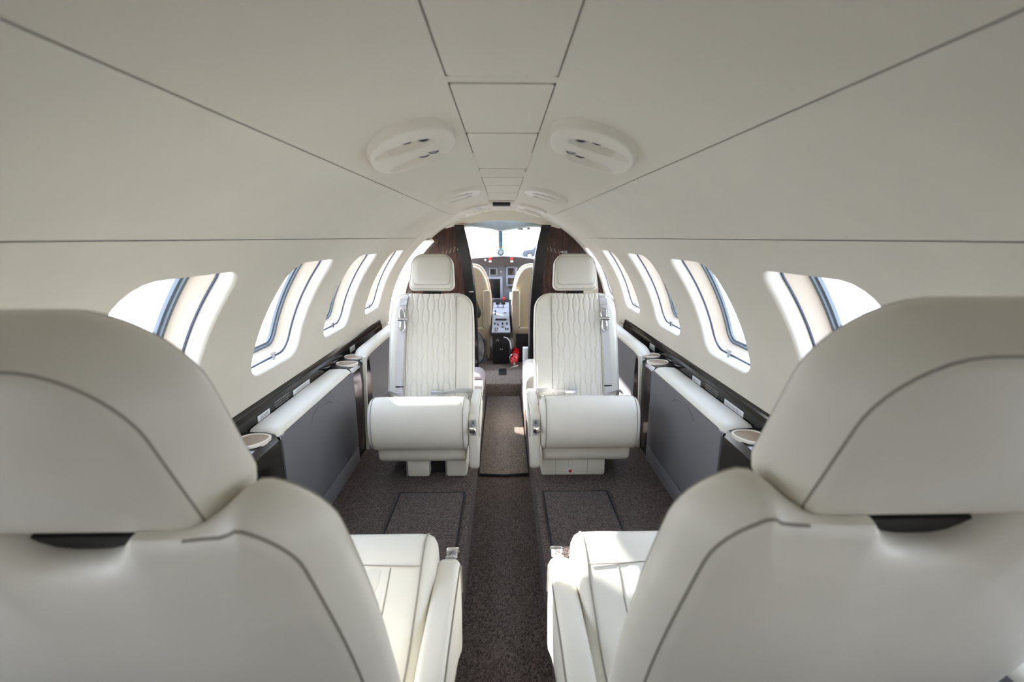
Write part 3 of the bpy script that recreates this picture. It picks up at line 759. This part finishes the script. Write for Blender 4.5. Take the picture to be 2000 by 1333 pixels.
# header above the cockpit opening
bm = NB(); n = 24; tm = math.acos((.083+.555)/.755)
top = [(.755*math.sin(-tm+2*tm*k/n), CZ+.755*math.cos(-tm+2*tm*k/n)) for k in range(n+1)]
bot = [(p[0]*.97, .112-.024*(p[0]/.27)**2) for p in top]
rings(bm, [[(a, YB, b) for a, b in top], [(a, YB, b) for a, b in bot], [(a, YB+.05, b+.01) for a, b in bot]], closed=False); struct(obj('trim_2', bm, WALLM))
bm = NB(); box(bm, -.30, -.285+.04, YB-.002, YB-.001, .0905, .0935); 
tag(obj('warning_strip', bm, REDL), 'tiny red lettered strip on the header left of the doorway', 'label')
# left entry opening frame (open door, daylight)
bm = NB(); rs = []
for k in range(25):
    t = TH_SEAM+(TH_FLOOR-TH_SEAM)*k/24
    rs.append([(-(R0+d)*math.sin(t), y, CZ+(R0+d)*math.cos(t)) for d, y in ((-.004, 2.838), (-.004, 2.865), (.06, 2.872))])
rings(bm, rs, closed=False); struct(obj('trim_3', bm, REVEAL))
bm = NB(); rs = []
for k in range(25):
    t = TH_SEAM+(TH_FLOOR-TH_SEAM)*k/24
    rs.append([(-(R0+d)*math.sin(t), y, CZ+(R0+d)*math.cos(t)) for d, y in ((.05, 3.205), (-.006, 3.20), (-.016, 3.185), (-.03, 3.19), (-.03, 3.22))])
rings(bm, rs, closed=False); struct(obj('trim_4', bm, REVEAL))
portal('door_portal', (-.82, 3.03, -.5), (1, 0, 0), .36, .95)

# ------------------------------------------------------------------ cockpit shell
bm = NB()
def shell(bm, ya, yb, t0, t1, ra, rb, s, n=12, m_=6):
    g = [[bm.verts.new((s*(ra+(rb-ra)*i/m_)*math.sin(t0+(t1-t0)*j/n), ya+(yb-ya)*i/m_, CZ+(ra+(rb-ra)*i/m_)*math.cos(t0+(t1-t0)*j/n))) for j in range(n+1)] for i in range(m_+1)]
    for i in range(m_):
        for j in range(n): bm.faces.new((g[i][j], g[i+1][j], g[i+1][j+1], g[i][j+1]))
for s in (-1, 1):
    shell(bm, YB+.02, 3.75, 0, .75, .75, .74, s)
    shell(bm, YB+.02, 3.75, .75, 1.25, .75, .74, s) if False else None
    shell(bm, YB+.02, 5.2, 1.25, 2.35, .75, .60, s)
    shell(bm, YB+.02, 3.42, .75, 1.25, .75, .75, s)
struct(obj('wall_cockpit', bm, WALLM, recalc=False))
bm = NB(); box(bm, -.62, .62, 4.35, 5.2, -.9, -.27); struct(obj('wall_nose', bm, GLARE))
# windscreen panes and post
def wpt(x, f): return (x, 3.75+.95*f, .18-.40*f-.25*(x*x))
for s in (-1, 1):
    bm = NB(); g = [[[bm.verts.new((Vector(wpt(s*(.02+.55*i/8), j/6))+Vector((0, 0, dz)))) for i in range(9)] for j in range(7)] for dz in (0, .006)]
    for q in g:
        for j in range(6):
            for i in range(8): bm.faces.new((q[j][i], q[j][i+1], q[j+1][i+1], q[j+1][i]))
    struct(obj('window_%d' % (wcount+1), bm, GLASS)); wcount += 1
bm = NB(); tube(bm, [wpt(-.02, 0), wpt(-.02, .3), wpt(-.02, .6), wpt(-.02, 1)], .021, 10); struct(obj('trim_5', bm, POST))
bm = NB(); pts = [(-.40, 3.66, .055), (-.28, 3.70, .09), (-.1, 3.72, .075), (-.02, 3.73, .06), (.1, 3.72, .075), (.27, 3.70, .09), (.38, 3.66, .06)]
pl = catmull(pts, 6, False); rings(bm, [[p for p in pl], [p+Vector((0, .03, -.012)) for p in pl], [p+Vector((0, .06, .10)) for p in pl]], closed=False); tag(obj('sun_visor', bm, VISOR), 'bluish sun visor band across the top of the windscreen', 'sun visor')
bm = NB(); box(bm, .12, .16, 3.66, 3.68, .055, .075, .004); box(bm, .19, .215, 3.66, 3.68, .058, .075, .004); tag(obj('overhead_switches', bm, PLATE), 'small grey overhead fittings above the windscreen, right of centre', 'fitting')
T = thing('standby_compass', 'round dark compass hanging on the windscreen centre post', 'compass', (-.019, 4.05, -.125))
bm = NB(); cyl(bm, (0, -.02, 0), (0, 1, 0), .031, .045, 20, .006); obj('compass_body', bm, POST, T)
bm = NB(); cyl(bm, (0, -.022, 0), (0, 1, 0), .018, .003, 18); obj('compass_face', bm, PLATE, T)
bm = NB(); box(bm, -.004, .004, 0, .02, .02, .09); obj('stem', bm, POST, T)
bm = NB(); box(bm, -.02, -.008, -.005, .0, .035, .045); box(bm, .008, .02, -.005, .0, .035, .045); obj('orange_tags', bm, mat('orange_tag', (.8, .25, .03), .5), T)

# instrument panel
YP = 4.12
T = thing('instrument_panel', 'grey cockpit instrument panel with dark screens under a brown glareshield', 'instrument panel', (0, YP, -.6)); o0 = Vector((0, YP, -.6))
lp = lambda bm: (bm.transform(Matrix.Translation(-o0)), bm)[1]
bm = NB(); box(bm, -.60, .60, YP, YP+.04, -.66, -.235); obj('panel_board', lp(bm), PANELG, T)
bm = NB(); pl = [(-.60, -.245), (-.6, -.20), (-.38, -.195), (-.2, -.176), (.0, -.163), (.16, -.172), (.30, -.190), (.6, -.20), (.6, -.245)]
bm2 = extrude([(p.x, p.y) for p in [Vector(q) for q in pl]], lambda a, b, d: (a, d, b), YP-.05, YP+.25); gsh = obj('glareshield', lp(bm2), GLARE, T, angle=50); bm.free()
def px(u, v, Y):   # scene position seen at photo pixel (u, v) at depth Y; used to read positions off the photograph
    F = Vector((math.sin(psi)*math.cos(pitch), math.cos(psi)*math.cos(pitch), -math.sin(pitch))); Rr = Vector((math.cos(psi), -math.sin(psi), 0)); U = Rr.cross(F)
    d = F*889+Rr*(u-1000)+U*(666.5-v); return d*(Y/d.y)
for u in (957, 999):
    c = px(u, 505.5, YP-.052); bm = NB(); box(bm, c.x-.014, c.x+.014, YP-.056, YP-.05, c.z-.011, c.z+.011, .002); wl_ = obj('warning_light', lp(bm), REDL, T)
    c = px(u+.5, 511, YP-.052); bm = NB(); box(bm, c.x-.012, c.x+.012, YP-.056, YP-.05, c.z-.007, c.z+.007, .002); obj('light_button', lp(bm), WHITE, T)
c = px(948, 508, YP-.05); bm = NB(); cyl(bm, c, (0, -1, 0), .011, .008, 16); obj('round_knob', lp(bm), PLATE, T)
def display(u0, u1, v0, v1, b, name='display', scr=SCREEN):
    a = px(u0, v0, YP); c = px(u1, v1, YP)
    bm = NB(); box(bm, a.x-b, c.x+b, YP-.014, YP, c.z-b, a.z+b, .004); d = obj(name, lp(bm), PANELL, T)
    bm = NB(); box(bm, a.x, c.x, YP-.016, YP-.013, c.z, a.z); obj('screen', lp(bm), scr, d)
display(940, 977, 545, 582, .022); display(957.5, 969, 525.5, 536.5, .011); display(992, 1005, 524, 537, .018); display(992, 1005, 543, 555, .016)
display(995, 1003, 571, 585, .005, 'radio_display', GREENL); display(925, 936, 526, 538, .012); display(1022, 1040, 526, 545, .014)
for u, v in ((978.5, 531), (1009, 525), (1009, 531), (1009, 537)):
    c = px(u, v, YP); bm = NB(); cyl(bm, c, (0, -1, 0), .007, .012, 12); obj('knob', lp(bm), PLATE, T)
bm = NB(); a = px(993, 561, YP); box(bm, a.x, a.x+.045, YP-.006, YP, a.z-.008, a.z); obj('switch_row', lp(bm), BLACK, T)

# pedestal
T = thing('centre_pedestal', 'cockpit centre pedestal with grey control panel and black front', 'pedestal', (-.02, 3.6, ZC)); o0 = Vector((-.02, 3.6, ZC))
lp = lambda bm: (bm.transform(Matrix.Translation(-o0)), bm)[1]
sl = lambda y: -.705+(y-3.38)*.22
bm = NB(); poly = [(3.38, sl(3.38)), (4.1, sl(4.1)), (4.1, ZC), (3.43, ZC), (3.39, -.80)]
rings(bm, [[(x, a, b) for a, b in poly] for x in (-.082, .048)], cap0=True, cap1=True); obj('body', lp(bm), BLACK, T, smooth=False)
bm = NB(); rings(bm, [[(x, y, sl(y)+h) for x, y in ((-.088, 3.372), (.054, 3.372), (.050, 4.0), (-.084, 4.0))] for h in (.0, .008)], cap0=True, cap1=True); pp = obj('control_plate', lp(bm), PEDG, T, smooth=False)
def onped(x, y, w, l, h, name, m_):
    bm = NB(); box(bm, x-w/2, x+w/2, y-l/2, y+l/2, sl(y)+.006, sl(y)+.008+h, .002); obj(name, lp(bm), m_, T)
onped(-.017, 3.62, .09, .05, .004, 'radio_screen', SCREEN)
for x, y in ((-.06, 3.42), (-.045, 3.42), (.02, 3.42), (.035, 3.42), (-.065, 3.52), (-.04, 3.5), (-.005, 3.52), (.03, 3.52), (-.065, 3.72), (-.065, 3.78)): onped(x, y, .010, .010, .014, 'switch', BLACK)
for x, y in ((.015, 3.75), (-.055, 3.40), (.0, 3.47)):
    bm = NB(); cyl(bm, (x, y, sl(y)+.006), (0, 0, 1), .012, .015, 16, .002); obj('knob', lp(bm), PLATE, T)
for x in (-.045, .0):
    bm = NB(); box(bm, x-.003, x+.003, 3.87, 3.885, sl(3.87), sl(3.87)+.05); box(bm, x-.018, x+.018, 3.865, 3.89, sl(3.87)+.035, sl(3.87)+.06, .004); obj('throttle_lever', lp(bm), BLACK, T)
bm = NB(); cyl(bm, (.005, 3.96, sl(3.96)), (0, 0, 1), .004, .05, 10); cyl(bm, (.005, 3.96, sl(3.96)+.05), (0, 0, 1), .014, .018, 16, .003); obj('red_lever', lp(bm), RED, T)
bm = NB(); tube(bm, [(-.055, 3.96, sl(3.96)+.02), (-.045, 3.96, sl(3.96)+.045), (-.03, 3.96, sl(3.96)+.045), (-.02, 3.96, sl(3.96)+.02)], .005); obj('black_handle', lp(bm), BLACK, T)
bm = NB()
for x, z in ((-.05, -.765), (-.036, -.768), (-.042, -.755), (-.022, -.835), (-.008, -.835)): cyl(bm, (x, 3.384-(0 if z > -.8 else -.004), z), (0, -1, 0), .004, .006, 8)
obj('screws', lp(bm), PLATE, T)
bm = NB(); c = Vector((0, 0, 0)); tube(bm, [(.005, 3.36, -.735), (.03, 3.34, -.738), (.05, 3.33, -.76), (.058, 3.33, -.80), (.06, 3.33, -.82)], .004, 8); tag(obj('white_cable', bm, WHITE), 'short white cable hanging from the pedestal towards the right pilot seat', 'cable')

# pilot seats
def pilot_seat(s, label):
    T = thing('pilot_seat', label, 'pilot seat', (s*.242-.012, 3.62, ZC), group='two cockpit seats')
    o0 = Vector((s*.242-.012, 3.62, ZC)); lp = lambda bm: (bm.transform(Matrix.Translation(-o0)), bm)[1]
    cx = s*.242-.012
    ol = catmull([(-.15, -.72), (-.155, -.5), (-.13, -.33), (-.085, -.235), (-.03, -.205), (.03, -.205), (.085, -.235), (.13, -.33), (.155, -.5), (.15, -.72), (.1, -.76), (-.1, -.76)][::-1], 6)
    obj('seat_back', lp(pad(ol, edgeprof(.02, .10), lambda a, b, d: (cx+a, 3.58-d, b-.018), bf=.008, bb=.01, cen=(0, -.5))), TAN, T)
    oi = [(p.x*1.05, p.y+.012) for p in ol]
    obj('sheepskin_cover', lp(pad(oi, edgeprof(.02, .06), lambda a, b, d: (cx+a, 3.70-d, b-.016), bf=.008, bb=.01, cen=(0, -.5))), SHEEP, T)
    bm = NB(); box(bm, cx-.14, cx+.14, 3.58, 3.98, -.80, -.70, .03, 3); obj('seat_cushion', lp(bm), SHEEP, T)
    ax = cx-s*.128
    obj('folded_armrest', lp(pad(rrect(ax-.030, ax+.030, -.745, -.400, .016, 5), edgeprof(.012, .05), lambda a, b, d: (a, 3.545-.0+ -d*1-.03, b), bf=.002, bb=.002)), TAN, T)
    bm = NB(); rings(bm, [[(cx+a, y, b) for a, b in ((-s*.155, -.70), (s*.15, -.70), (s*.15, -.745), (-s*.09, -.77), (-s*.12, -.80), (-s*.128, -ZC*-1+.02), (-s*.142, -ZC*-1+.02), (-s*.15, -.80))] for y in (3.52, 3.60)], cap0=True, cap1=True); obj('seat_frame', lp(bm), TAN, T, smooth=False)
    bm = NB(); cyl(bm, (cx-s*.10, 3.518, -.69), (0, -1, 0), .004, .004, 10); obj('bolt', lp(bm), BLACK, T)
pilot_seat(-1, 'left cockpit seat with sheepskin cover and folded armrest'); pilot_seat(1, 'right cockpit seat with sheepskin cover and folded armrest')

# small cockpit items
bm = NB(); ol = catmull([(-.03, -.055), (-.035, .0), (-.02, .05), (.0, .075), (.02, .03), (.036, -.02), (.03, -.055), (.0, -.07)][::-1], 6)
o = obj('headset_bag', pad(ol, edgeprof(.014, .05), lambda a, b, d: (a-.208, 3.46-d, b-.545), bf=.012, bb=.005), BLACK); tag(o, 'black bag hanging behind the left cockpit seat', 'bag')
T = thing('folded_sunshade', 'round silver folded sunshade leaning behind the left cockpit seat', 'sunshade', (-.205, 3.36, ZC+.02))
bm = NB(); n = 36; rs = [[(.062*k*math.cos(2*PI*i/n), -.012+.01*math.sin(5*2*PI*i/n)*(k), .125+.125*k*math.sin(2*PI*i/n)) for i in range(n)] for k in (1, .8, .5, .2, .02)]; rs += [[(x, y+.008, z) for x, y, z in r] for r in rs[::-1]]; rings(bm, rs, cap0=True, cap1=True); obj('fabric', bm, NET, T)
bm = NB(); tube(bm, [(.064*math.cos(2*PI*i/n), -.008, .125+.127*math.sin(2*PI*i/n)) for i in range(n+1)], .0035, 8); obj('hoop', bm, BLACK, T)
T = thing('fire_extinguisher', 'red fire extinguisher lying by the right cockpit seat', 'fire extinguisher', (.088, 3.31, ZC))
bm = NB(); rs = []
for k, (d, r) in enumerate([(0, .002), (.002, .014), (.012, .026), (.03, .031), (.16, .031), (.17, .028)]):
    rs.append([(r*math.cos(2*PI*i/24)-.006+d*.1, d, .05+r*math.sin(2*PI*i/24)+d*.25) for i in range(24)])
rings(bm, rs, cap0=True, cap1=True); obj('bottle', bm, RED, T)
bm = NB(); tube(bm, [(-.006+.0335*math.cos(2*PI*i/24), .05, .064+.0335*math.sin(2*PI*i/24)) for i in range(25)], .0035, 6); cyl(bm, (-.006, -.022, .042), (0, 1, .2), .009, .026, 12); obj('band', bm, CHROME, T)
bm = NB(); box(bm, -.035, .035, -.008, .008, -.008, .008, .003); bm.transform(Matrix.Translation((-.01, -.03, .018)) @ Matrix.Rotation(-.35, 4, 'Y')); obj('lever_handle', bm, CHROME, T)
bm = NB(); tube(bm, [(-.035, -.01, .07), (-.028, -.018, .055), (-.03, -.02, .035)], .003); obj('red_hose', bm, RED, T)
# white closed booklet pocket right, dark box
bm = NB(); box(bm, .145, .19, 3.25, 3.30, ZC+.0, ZC+.17, .003); tag(obj('document_box', bm, WHITE), 'white document box behind the right facing seat near the cockpit', 'box')
bm = NB(); box(bm, .10, .60, 3.485, 3.505, ZC, -.74); tag(obj('dark_divider', bm, BLACK), 'dark low divider under the right cockpit seat', 'divider')
bm = NB(); box(bm, -.60, -.13, 3.48, 3.50, ZC, -.78); tag(obj('grey_divider', bm, GREYP), 'grey low divider under the left cockpit seat', 'divider')
bm = NB(); pl = resample(rrect(.118, .30, ZF-.03, -.735, (.01, .01, .03, .045), 6), 70)
o = obj('storage_seat', pad([(a, b) for a, b in pl], edgeprof(.02, .36), lambda a, b, d: (a, 2.38-d, b), bf=.004, bb=.004), LEATHER); tag(o, 'white padded storage seat behind the right facing seat', 'storage seat')
bm = NB(); pl = rrect(-.33, -.121, ZF, -.845, (.01, .01, .05, .01), 6)
T = thing('carpeted_box', 'carpet covered box behind the left facing seat', 'box', (-.22, 2.8, ZF))
bm = extrude([(a, b) for a, b in pl], lambda a, b, d: (a, d, b), 2.72, 2.93); bm.transform(Matrix.Translation((.22, -2.8, -ZF))); obj('body', bm, CLOTH, T, angle=60)
bm = NB(); box(bm, -.30, -.125, 2.60, 2.71, ZF, -.865, .008); tag(obj('folded_blanket', bm, mat('pale_grey_blanket', (.6, .56, .57), .95, bump=.6, bscale=250)), 'folded pale grey blanket behind the left facing seat armrest', 'blanket')

# jump seat headrest edge visible right of the right facing seat
ol = rrect(.50, .60, -.50, -.25, (.01, .04, .07, .01), 6)
o = obj('side_bolster', pad([(a, b) for a, b in ol], edgeprof(.02, .08), lambda a, b, d: (a, 2.84-d, b), bf=.004, bb=.004), TAN); tag(o, 'tan padded bolster at the right wall ahead of the facing seat', 'bolster')
# ------------------------------------------------------------------ outside
GZ = -2.25
bm = NB(); box(bm, -60, 60, -60, 90, GZ-.2, GZ); struct(obj('ground', bm, CONC, smooth=False)); bpy.data.objects['ground'].name = 'floor_apron'
# parked car ahead on the right
T = thing('parked_car', 'grey parked car outside seen through the right windscreen', 'car', (3.85, 50.0, GZ)); T.rotation_euler = (0, 0, .25)
body = catmull([(-1.9, .35), (-1.95, .75), (-1.5, .95), (-.9, 1.02), (-.35, 1.42), (.9, 1.45), (1.6, 1.05), (2.0, .95), (2.05, .4), (1.5, .28), (-1.5, .28)][::-1], 6)
obj('body', pad(body, edgeprof(.10, 1.5), lambda a, b, d: (a, d+.75, b), bf=.02, bb=.02, cen=(0, .7)), CARP, T)
bm = extrude([(-.75, 1.03), (1.35, 1.06), (.85, 1.36), (-.28, 1.34)], lambda a, b, d: (a, d, b), -.78, .78); obj('side_window', bm, CARG, T)
for x in (-1.25, 1.3):
    for y in (-.80, .60):
        bm = NB(); cyl(bm, (x, y, .33), (0, 1, 0), .33, .2, 32, .03); w = obj('wheel', bm, TYRE, T)
        bm = NB(); cyl(bm, (x, y-.015, .33), (0, 1, 0), .21, .24, 24, .01); obj('rim', bm, ALLOY, w)
